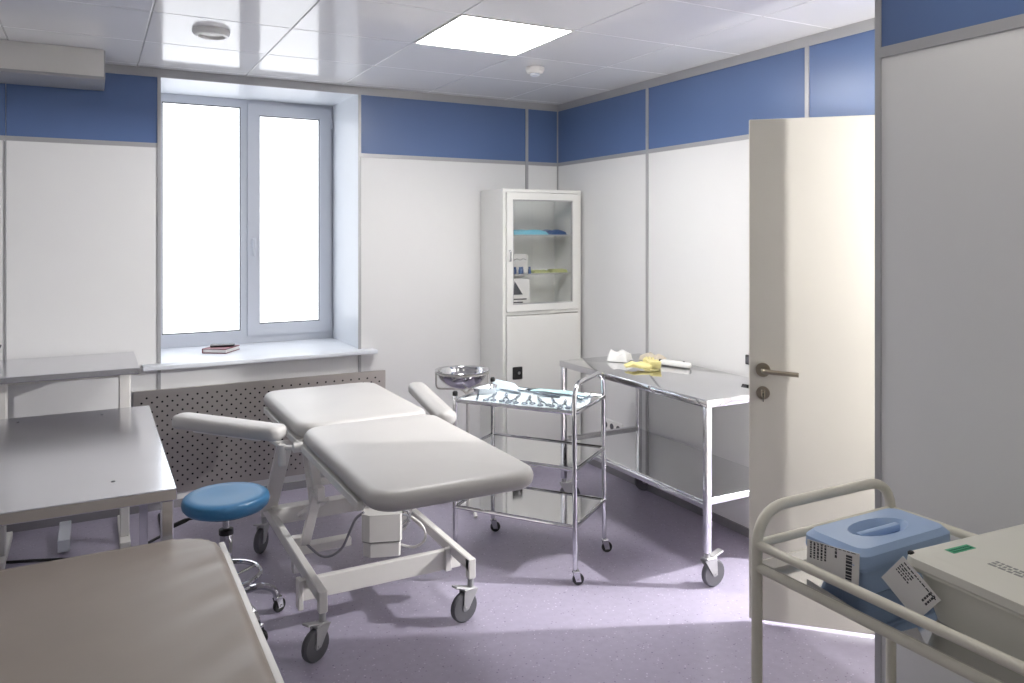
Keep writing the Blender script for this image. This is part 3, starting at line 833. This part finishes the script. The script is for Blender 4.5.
def tweezers():
    mb = MB()
    for s_ in (-1, 1):
        mb.tube([(-0.07, 0, 0.005), (-0.03, 0.006*s_, 0.005), (0.03, 0.006*s_, 0.005), (0.075, 0.001*s_, 0.005)], [0.004, 0.0045, 0.004, 0.0015], 6)
    return mb
def scalpel():
    mb = MB()
    mb.rbox((-0.02, 0, 0.004), (0.11, 0.010, 0.005), 0.001, 1)
    mb.prism([(0.035, -0.004), (0.075, 0.003), (0.06, 0.005), (0.035, 0.004)], 0.003, 0.0045)
    return mb
proto = {}
tools = [('forceps', forceps, 'surgical forceps', -0.165+0.064*k, -0.085+0.012*(k % 2), 1.85+(0.0, 0.16, -0.06, 0.1, 0.3, 0.22, 0.05)[k]) for k in range(7)]
tools += [
 ('forceps', forceps, 'surgical forceps', -0.045, 0.085, 2.95), ('forceps', forceps, 'surgical forceps', 0.17, 0.088, 2.98),
 ('tweezers', tweezers, 'tweezers', -0.14, 0.055, 2.75), ('tweezers', tweezers, 'tweezers', 0.07, 0.045, 2.95), ('tweezers', tweezers, 'tweezers', 0.245, 0.03, 2.3), ('tweezers', tweezers, 'tweezers', 0.06, 0.098, 3.0),
 ('scalpel', scalpel, 'scalpel', -0.235, -0.12, 2.0), ('scalpel', scalpel, 'scalpel', 0.262, -0.10, 1.9), ('scalpel', scalpel, 'scalpel', 0.262, 0.13, 1.7),
]
lab = {'forceps': 'ring-handled steel forceps lying on the trolley cloth', 'tweezers': 'plain steel tweezers lying on the trolley cloth', 'scalpel': 'slim steel scalpel lying on the trolley cloth'}
for nm, fn, cat, x, y, a in tools:
    if nm not in proto:
        mb = fn(); mb.v = [q*1.12 for q in mb.v]; o = mb.build(nm, 'tool', None, 50); proto[nm] = o
    else:
        o = proto[nm].copy(); COL.objects.link(o)
    p_ = on_tray(x, y, ZI)
    o.location = p_; o.rotation_euler = (0, 0, a + math.radians(-53.9))
    tag(o, lab[nm], cat, nm + ' on the trolley')
# kidney dish and wrap
mb = MB()
outl = []
for k in range(24):
    a = 2*PI*k/24
    outl.append((0.075*math.cos(a), 0.042*math.sin(a) + 0.022*math.cos(a)**2))
vs = []; fs = []
n = 24
for sc, z in ((0.8, 0.0), (1.0, 0.03), (1.05, 0.031), (0.96, 0.0295), (0.76, 0.003)):
    vs += [(x*sc, y*sc, z) for x, y in outl]
for i in range(4):
    for k in range(n): fs.append((i*n+k, i*n+(k+1) % n, (i+1)*n+(k+1) % n, (i+1)*n+k))
fs += [tuple(range(n-1, -1, -1)), tuple(range(4*n, 5*n))]
o = mb.add(vs, fs).build('kidney_dish', 'satin', None, 50)
p_ = on_tray(-0.245, 0.0, ZI-0.001); o.location = p_; o.rotation_euler = (0, 0, 0.3)
tag(o, 'shallow steel kidney dish at the couch end of the trolley', 'dish')
mb = MB()
mb.add([(-0.09, -0.05, 0), (0.09, -0.05, 0), (0.09, 0.05, 0), (-0.09, 0.05, 0), (-0.07, 0.0, 0.045), (0.03, 0.01, 0.03), (0.06, 0.0, 0.012)],
       [(3, 2, 1, 0), (0, 1, 6, 5, 4), (2, 3, 4, 5, 6), (1, 2, 6), (3, 0, 4)])
o = mb.build('folded_wrap', 'film', None, 20)
p_ = on_tray(-0.19, 0.135, ZI); o.location = p_; o.rotation_euler = (0, 0, -0.94)
tag(o, 'pale blue peaked sterile wrap at the back of the trolley tray', 'wrap')
p_ = on_tray(0.09, 0.145, ZI-0.001)
blob_sheet('instrument_roll', 'pale aqua folded sheet along the back edge of the trolley tray', 'cloth', mat('aqua_pale', (176, 212, 216), 0.7, var=0.06, bump=0.15, bscale=25), p_.x, p_.y, p_.z, 0.30, 0.06, 0.008, 0.006, rz=math.radians(-53.9), seed=15)

# ------------------------------------------------------------------ basin stand
BXc, BYc = 1.925, 4.20
t = thing('basin_stand', 'white wire basin stand behind the instrument trolley', 'stand', (BXc, BYc, 0))
q = MB()
RR = 0.152
q.tube([(RR*math.cos(a*PI/16), RR*math.sin(a*PI/16), 0.80) for a in range(32)], 0.006, 8, closed=True)
q.build('ring', 'white', t)
q = MB()
q.tube(fillet([(-RR*0.88, 0.075, 0.80), (-RR*0.88, 0.075, 0.70), (0.0, 0.0, 0.70), (0.03, -0.016, 0.66), (0.03, -0.016, 0.12)], 0.03), 0.006, 8)
q.tube(fillet([(RR*0.88, -0.075, 0.80), (RR*0.88, -0.075, 0.70), (0.03, -0.016, 0.70), (0.03, -0.016, 0.5)], 0.03), 0.006, 8)
q.build('bracket', 'white', t)
q = MB(); q.cyl((0.03, -0.016, 0.06), (0.03, -0.016, 0.66), 0.011, 12); q.build('post', 'white', t)
for a in (0.3, 2.4, 4.5):
    q = MB(); q.tube(fillet([(0.03, -0.016, 0.12), (0.03+0.1*math.cos(a), -0.016+0.1*math.sin(a), 0.10), (0.03+0.2*math.cos(a), -0.016+0.2*math.sin(a), 0.0115)], 0.05), 0.0115, 10); q.build('leg', 'white', t)
prof = [(0.03, -0.105)] + [(0.147*math.sin(k*PI/2/8), 0.0-0.105*math.cos(k*PI/2/8)) for k in range(2, 9)] + [(0.162, 0.004), (0.162, 0.007), (0.145, 0.004)] + [(0.142*math.sin(k*PI/2/8), 0.002-0.102*math.cos(k*PI/2/8)) for k in range(8, 1, -1)] + [(0.02, -0.100)]
o = MB().lathe(prof, n=36).build('steel_basin', 'steel', None, 50)
o.location = (BXc, BYc, 0.806)
tag(o, 'round polished steel basin resting in the white wire stand', 'basin')

# ------------------------------------------------------------------ blue stool
t = thing('swivel_stool', 'round blue swivel stool with a chrome foot ring on castors', 'stool', (0.485, 3.38, 0), 0.35)
seat = MB().lathe([(0.02, 0.487), (0.13, 0.487), (0.155, 0.492), (0.168, 0.506), (0.172, 0.525), (0.168, 0.54), (0.155, 0.549), (0.12, 0.547), (0.06, 0.540), (0.01, 0.538)], n=40).build('seat', 'stoolblue', t, 60)
MB().lathe([(0.12, 0.478), (0.12, 0.487), (0.02, 0.487)], n=24).build('seat_plate', 'black', t)
MB().cyl((0, 0, 0.14), (0, 0, 0.40), 0.025, 18).build('gas_sleeve', 'chrome', t)
MB().lathe([(0.029, 0.385), (0.029, 0.405), (0.02, 0.408)], n=18).build('collar', 'black', t)
MB().cyl((0, 0, 0.40), (0, 0, 0.48), 0.014, 14).build('piston', 'chrome', t)
la = math.atan2(0.15, -0.88)-0.35
MB().tube([(r_*math.cos(la), r_*math.sin(la), z_) for r_, z_ in ((0.02, 0.47), (0.14, 0.462), (0.155, 0.458), (0.215, 0.435))], [0.005, 0.005, 0.009, 0.009], 8).build('lever', 'black', t)
MB().tube([(0.135*math.cos(a*PI/20), 0.135*math.sin(a*PI/20), 0.215) for a in range(40)], 0.010, 10, closed=True).build('foot_ring', 'chrome', t)
q = MB()
for k in range(3):
    a = 2*PI*k/3
    q.cyl((0.02*math.cos(a), 0.02*math.sin(a), 0.2), (0.135*math.cos(a), 0.135*math.sin(a), 0.215), 0.006, 8)
q.build('ring_spoke', 'chrome', t)
MB().lathe([(0.045, 0.10), (0.045, 0.15), (0.026, 0.165)], n=20).build('base_hub', 'chrome', t)
for k in range(5):
    a = 2*PI*k/5-0.22
    ca, sa = math.cos(a), math.sin(a)
    MB().tube(fillet([(0.03*ca, 0.03*sa, 0.13), (0.15*ca, 0.15*sa, 0.135), (0.205*ca, 0.205*sa, 0.10), (0.21*ca, 0.21*sa, 0.06)], 0.06), [0.016]*1+[0.014]*12+[0.012], 10).build('base_arm', 'chrome', t)
    caster(t, 0.21*ca, 0.21*sa, 0.078, 0.03, a+0.4, False)

# ------------------------------------------------------------------ left steel tables
off = (-0.15, 3.6, 0)
t = thing('steel_table', 'polished steel work table with square legs beside the blue stool', 'table', off)
AX0, AX1, AY0, AY1, AZ = -0.52, 0.256, 2.885, 4.345, 0.75
MB(off).rbox(((AX0+AX1)/2, (AY0+AY1)/2, AZ-0.02), (AX1-AX0, AY1-AY0, 0.04), 0.003, 1).build('table_top', 'satin', t)
for x in (AX0+0.03, AX1-0.03):
    for y in (AY0+0.03, AY1-0.03):
        MB(off).rbox((x, y, 0.365), (0.04, 0.04, 0.69), 0.004, 1).build('leg', 'satin', t)
        MB(off).lathe([(0.018, 0), (0.018, 0.012), (0.01, 0.02)], c=(x, y, 0), n=14).build('foot', 'black', t)
for x, y in ((-0.30, 4.24), (0.042, 4.228), (0.065, 3.07), (-0.30, 3.06)):
    MB(off).lathe([(0.007, AZ-0.002), (0.007, AZ+0.001), (0.004, AZ+0.002)], c=(x, y, 0), n=10).build('screw', 'grey_rubber', t)
off = (-0.15, 4.66, 0)
t = thing('wall_table', 'raised steel topped table on white legs against the back wall', 'table', off)
EX0, EX1, EY0, EY1, EZ = -0.62, 0.212, 4.36, 4.985, 0.94
MB(off).rbox(((EX0+EX1)/2, (EY0+EY1)/2, EZ-0.015), (EX1-EX0, EY1-EY0, 0.03), 0.003, 1).build('table_top', 'satin', t)
for x in (-0.395, 0.15):
    MB(off).rbox((x, 4.56, 0.62), (0.055, 0.075, 0.60), 0.005, 1).build('column', 'white', t)
    l = MB(off); l.rbox((x, 4.56, 0.19), (0.045, 0.055, 0.30), 0.005, 1); l.bar((x, 4.45, 0.02), (x, 4.90, 0.02), 0.05, 0.04); l.build('foot', 'white', t)
    MB(off).cyl((x-0.03, 4.515, 0.36), (x-0.03, 4.49, 0.36), 0.014, 12).build('clamp_knob', 'plastic', t)
b = MB(off); b.rbox((-0.12, 4.60, 0.885), (0.50, 0.05, 0.04), 0.003, 1); b.build('cross_beam', 'white', t)
MB(off).rbox((-0.125, 4.66, 0.05), (0.055, 0.3, 0.06), 0.003, 1).build('floor_strut', 'pvc', t)
o = MB(); o.tube([(-0.7, 4.62, 0.008), (-0.4, 4.55, 0.008), (-0.25, 4.5, 0.008), (-0.1, 4.44, 0.008), (0.03, 4.40, 0.008), (0.2, 4.42, 0.008), (0.33, 4.55, 0.008), (0.34, 4.9, 0.008)], 0.007, 8)
o = o.build('power_cable', 'black'); tag(o, 'black power cable lying on the floor under the tables', 'cable')
o = MB(); o.tube(fillet([(-0.43, 4.985, 1.02), (-0.445, 4.96, 0.98), (-0.46, 4.93, 0.945), (-0.6, 4.9, 0.945)], 0.03), 0.004, 8)
o = o.build('wall_cable', 'black'); tag(o, 'thin dark cable at the wall behind the raised table', 'cable')

# notebook and pen case on the sill
t = thing('notebook', 'dark red notebook lying on the window sill', 'notebook', (0.735, 5.33, WZ0+0.026), math.radians(-35))
MB().rbox((0, 0, 0.0025), (0.16, 0.19, 0.005), 0.001, 1).build('cover', 'red', t)
MB().rbox((0.002, 0, 0.015), (0.152, 0.184, 0.02), 0.001, 1).build('pages', 'paper', t)
MB().rbox((0, 0, 0.0275), (0.16, 0.19, 0.005), 0.001, 1).build('cover', 'red', t)
MB().rbox((-0.0785, 0, 0.015), (0.006, 0.19, 0.028), 0.001, 1).build('spine', 'red', t)
o = MB().pad(0, 0, 0, 0.011, 0.15, 0.075, 0.015, 0.004, 0).build('mobile_phone', 'black', None, 60)
o.location = (0.745, 5.35, WZ0+0.026+0.0302); o.rotation_euler = (0, 0, math.radians(-10))
tag(o, 'flat black phone lying on the red notebook', 'phone')

# ------------------------------------------------------------------ near couch, lower left
off = (0.0, 1.85, 0)
t = thing('padded_bench', 'taupe vinyl padded couch with a white frame beside the blue stool', 'couch', off)
NX0, NX1, NY0, NY1 = -0.42, 0.372, 0.85, 2.785
def wr_(p):
    e = max(0, (p.x-0.02)/0.35)
    return 0.006*e*math.sin(17*p.y+9*p.x) * (1 if p.x > 0 else 0)
def mattress():
    mb = MB(off)
    n, k = 44, 90
    sx, sy = NX1-NX0, NY1-NY0
    vs = []; fs = []
    re, rc = 0.03, 0.13
    for i in range(n+1):
        for j in range(k+1):
            a, b_ = i/n, j/k
            x = NX0+a*sx; y = NY0+b_*sy
            ex = min(a*sx, (1-a)*sx); ey = min(b_*sy, (1-b_)*sy)
            dx, dy = max(0, re-ex), max(0, re-ey)
            dd = min(re, math.hypot(dx, dy))
            z = 0.62-re+math.sqrt(max(0, re*re-dd*dd))
            edge = max(0, (x-0.0)/0.37)
            ph = 24*(y - 0.75*x) + 1.2*math.sin(5*y) + 5*x*x
            z += 0.0045*edge**1.5*(math.sin(ph)+0.5*math.sin(1.9*ph+1))*min(1, ex/0.03) + 0.003*math.sin(4*x+1)*math.sin(3*y)
            # round the far corners
            cxk = rc-ex; cyk = rc-ey
            if cxk > 0 and cyk > 0:
                r = math.hypot(cxk, cyk)
                dd = min(re, max(0, re-(rc-r)))
                z = 0.62-re+math.sqrt(max(0, re*re-dd*dd))
                if r > rc:
                    s_ = rc/r
                    x += (cxk-cxk*s_)*(1 if a < 0.5 else -1); y += (cyk-cyk*s_)*(1 if b_ < 0.5 else -1)
            vs.append((x, y, z))
    q = len(vs)
    vs += [(v[0], v[1], 0.548) for v in vs]
    for i in range(n):
        for j in range(k):
            a = i*(k+1)+j
            fs.append((a, a+k+1, a+k+2, a+1)); fs.append((q+a, q+a+1, q+a+k+2, q+a+k+1))
    for j in range(k):
        fs.append((j, j+1, q+j+1, q+j)); a = n*(k+1)+j; fs.append((a+1, a, q+a, q+a+1))
    for i in range(n):
        a = i*(k+1); fs.append((a+k+1, a, q+a, q+a+k+1)); a += k; fs.append((a, a+k+1, q+a+k+1, q+a))
    return mb.add(vs, fs)
mattress().build('mattress', 'brown', t, 60)
f = MB(off)
for x in (NX0-0.006, NX1+0.008): f.rbox((x, (NY0+NY1)/2, 0.565), (0.02, NY1-NY0-0.06, 0.05), 0.005, 2)
for y in (NY0+0.02, NY1-0.02): f.rbox(((NX0+NX1)/2, y, 0.53), (NX1-NX0, 0.02, 0.035), 0.004, 1)
f.box(NX0+0.01, NX1-0.01, NY0+0.02, NY1-0.02, 0.535, 0.547)
f.build('frame', 'white', t)
for x in (NX0+0.04, NX1-0.04):
    for y in (NY0+0.15, NY1-0.15):
        MB(off).rbox((x, y, 0.27), (0.03, 0.03, 0.53), 0.004, 1).build('leg', 'white', t)

# ------------------------------------------------------------------ white cart, lower right
PX0, PX1, PY0, PY1 = 1.444, 1.952, 0.52, 1.41
off = (1.70, 0.96, 0)
ct = thing('utility_cart', 'cream tubular utility cart with side rails against the near partition', 'cart', off)
for y in (PY0, PY1):
    MB(off).tube(fillet([(PX0, y, 0.1), (PX0, y, 0.938), (PX1, y, 0.938), (PX1, y, 0.1)], 0.10, 8), 0.0135, 14).build('end_frame', 'cream', ct)
for z in (0.853, 0.797):
    for x in (PX0, PX1):
        MB(off).cyl((x, PY0, z), (x, PY1, z), 0.0115, 12).build('side_bar', 'cream', ct)
    MB(off).cyl((PX0, PY1, z), (PX1, PY1, z), 0.0115, 12).build('end_bar', 'cream', ct)
for z in (0.8065, 0.28):
    q = MB(off); q.box(PX0+0.004, PX1-0.004, PY0+0.004, PY1-0.004, z, z+0.004)
    q.build('shelf', 'steel' if z > 0.5 else 'cream', ct, smooth=0)
    if z > 0.5: continue
    q = MB(off)
    for x in (PX0, PX1): q.box(x-0.006, x+0.006, PY0, PY1, z-0.012, z+0.004)
    for y in (PY0, PY1): q.box(PX0, PX1, y-0.006, y+0.006, z-0.012, z+0.004)
    q.build('shelf_rim', 'cream', ct, smooth=0)
for x in (PX0, PX1):
    for y in (PY0, PY1): caster(ct, x-off[0], y-off[1], 0.12, 0.042, 0.7, True)
ZS = 0.811

# blue disinfection container
bx0, bx1, by0, by1, bz = 1.478, 1.80, 1.135, 1.30, 0.925
t = thing('disinfection_container', 'light blue lidded plastic container with a paper label on the cart', 'container', ((bx0+bx1)/2, (by0+by1)/2, ZS))
sx, sy = bx1-bx0, by1-by0
q = MB()
# tapered tub
def rr(sx, sy, r, z, cs=4):
    o = []
    for qx, qy, a0 in ((1, 1, 0), (-1, 1, 90), (-1, -1, 180), (1, -1, 270)):
        for k in range(cs+1):
            a = math.radians(a0+90*k/cs)
            o.append((qx*(sx/2-r)+r*math.cos(a), qy*(sy/2-r)+r*math.sin(a), z))
    return o
def loft(rings):
    mb = MB(); n = len(rings[0]); vs = []; fs = []
    for r in rings: vs += r
    for i in range(len(rings)-1):
        for k in range(n): fs.append((i*n+k, i*n+(k+1) % n, (i+1)*n+(k+1) % n, (i+1)*n+k))
    fs += [tuple(range(n-1, -1, -1)), tuple(range((len(rings)-1)*n, len(rings)*n))]
    return mb.add(vs, fs)
hz = bz-ZS
loft([rr(sx-0.08, sy-0.045, 0.02, 0), rr(sx-0.03, sy-0.018, 0.02, hz-0.05), rr(sx-0.006, sy-0.006, 0.02, hz-0.05), rr(sx-0.006, sy-0.006, 0.02, hz-0.042)]).build('tub', 'boxblue', t, 40)
# lid with an oval hand recess
lidr = [rr(sx, sy, 0.022, hz-0.042), rr(sx+0.004, sy+0.004, 0.024, hz-0.036), rr(sx+0.002, sy+0.002, 0.024, hz-0.014), rr(sx-0.02, sy-0.02, 0.026, hz-0.001)]
def oval(a, b_, z, n=20):
    # start angle to pair with rr ordering (5 points a corner)
    return [(a*math.cos(2*PI*(k-0.0)/n + 0.12), b_*math.sin(2*PI*(k-0.0)/n + 0.12), z) for k in range(n)]
lidr += [oval(0.092, 0.045, hz), oval(0.088, 0.042, hz-0.004), oval(0.074, 0.03, hz-0.022)]
lid = loft(lidr).build('lid', 'boxblue', t, 35)
g_ = MB(); g_.rbox((0.0, 0.0, hz-0.012), (0.145, 0.018, 0.02), 0.006, 2); g_.build('grip', 'boxblue', lid)
# paper label hanging down the side towards the rail
def label_sheet(parent, p00, p10, p01, lines, nrm):
    p00, p10, p01 = Vector(p00), Vector(p10), Vector(p01)
    ex, ez = p10-p00, p01-p00
    nn = Vector(nrm).normalized()*0.0012
    mb = MB(); c4 = [p00, p10, p10+ez, p01]
    mb.add([c-nn*0.5 for c in c4]+[c+nn*0.5 for c in c4], [(0, 1, 2, 3), (7, 6, 5, 4)]+[(i, 4+i, 4+(i+1) % 4, (i+1) % 4) for i in range(4)])
    o = mb.build('paper_label', 'paper', parent, smooth=0)
    tx = MB()
    for (a0, a1, b0, b1) in lines:
        q4 = [p00+ex*a+ez*b_ for a, b_ in ((a0, b0), (a1, b0), (a1, b1), (a0, b1))]
        tx.add([c+nn*0.55 for c in q4]+[c+nn*0.8 for c in q4], [(0, 1, 2, 3), (7, 6, 5, 4)]+[(i, 4+i, 4+(i+1) % 4, (i+1) % 4) for i in range(4)])
    tx.build('text_lines', 'ink', o, smooth=0)
    return o
rnd = random.Random(4)
def words(rows, a0, a1, b0, b1, thick=0.5):
    out = []
    for r in range(rows):
        b_ = b0+(b1-b0)*r/max(1, rows)
        h_ = (b1-b0)/max(1, rows)*thick
        a = a0
        while a < a1-0.02:
            L = rnd.uniform(0.03, 0.09)
            out.append((a, min(a+L, a1), b_, b_+h_)); a += L+0.02
    return out
def cols(n_, a0, a1, b0, b1, thick=0.5):
    return [(q[2], q[3], q[0], q[1]) for q in words(n_, b0, b1, a0, a1, thick)]
lx = -sx/2-0.006
label_sheet(t, (lx, sy/2-0.02, hz-0.02), (lx, -sy/2+0.004, hz-0.004), (lx+0.014, sy/2-0.006, 0.006), cols(5, 0.06, 0.42, 0.05, 0.5) + cols(1, 0.55, 0.63, 0.05, 0.3) + cols(1, 0.76, 0.9, 0.12, 0.9, 0.8) + words(1, 0.05, 0.95, 0.02, 0.06), (-1, 0, 0))

# cream container with a lid
ang = math.radians(-4)
wx, wy, wz = 1.725, 0.885, 0.945
WS = (0.45, 0.335)
t = thing('storage_container', 'large cream lidded plastic container with a green sticker on the cart', 'container', (wx, wy, ZS), ang)
hz = wz-ZS
loft([rr(WS[0]-0.09, WS[1]-0.07, 0.03, 0), rr(WS[0]-0.03, WS[1]-0.03, 0.03, hz-0.03), rr(WS[0]-0.006, WS[1]-0.006, 0.03, hz-0.03), rr(WS[0]-0.006, WS[1]-0.006, 0.03, hz-0.024)]).build('tub', 'boxwhite', t, 40)
lid = loft([rr(WS[0], WS[1], 0.03, hz-0.024), rr(WS[0]+0.004, WS[1]+0.004, 0.03, hz-0.02), rr(WS[0], WS[1], 0.03, hz-0.004), rr(WS[0]-0.018, WS[1]-0.018, 0.03, hz), rr(WS[0]-0.06, WS[1]-0.06, 0.03, hz), rr(WS[0]-0.07, WS[1]-0.07, 0.03, hz+0.002)]).build('lid', 'boxwhite', t, 30)
g_ = MB(); g_.box(-WS[0]/2+0.085, -WS[0]/2+0.155, WS[1]/2-0.058, WS[1]/2-0.036, hz+0.0021, hz+0.0026); gs = g_.build('green_sticker', 'green', lid, smooth=0)
g_ = MB()
for a, b_, c0, c1 in words(2, 0, 1, 0, 1, 0.6): g_.box(-WS[0]/2+0.089+0.06*a, -WS[0]/2+0.089+0.06*b_, WS[1]/2-0.055+0.016*c0, WS[1]/2-0.055+0.016*c1, hz+0.0027, hz+0.003)
g_.build('sticker_text', mat('sticker_dark_green', (40, 120, 88), 0.6), gs, smooth=0)
g_ = MB()
for a, b_, c0, c1 in words(3, 0, 1, 0, 1, 0.6): g_.box(-WS[0]/2+0.1+0.035*c0, -WS[0]/2+0.1+0.035*c1, WS[1]/2-0.12-0.19*b_, WS[1]/2-0.12-0.19*a, hz+0.0021, hz+0.0026)
g_.build('lid_print', 'inkgrey', lid, smooth=0)
MB().tube([(0.03+0.028*math.cos(a*PI/12), 0.01+0.028*math.sin(a*PI/12), hz+0.0022) for a in range(24)], 0.002, 6, closed=True).build('round_emblem', 'inkgrey', lid)
cn = MB(); cn.rbox((-WS[0]/2+0.014, WS[1]/2-0.012, hz-0.004), (0.012, 0.012, 0.014), 0.003, 1); cn.build('label_clip', 'black', t)
x0 = -WS[0]/2-0.010
label_sheet(t, (x0, WS[1]/2+0.042, hz-0.07), (x0, WS[1]/2-0.012, hz-0.004), (x0+0.004, WS[1]/2-0.042, hz-0.128), cols(4, 0.55, 0.85, 0.08, 0.42) + cols(1, 0.88, 0.95, 0.1, 0.95) + words(2, 0.55, 0.95, 0.78, 0.95), (-1, 0, 0))
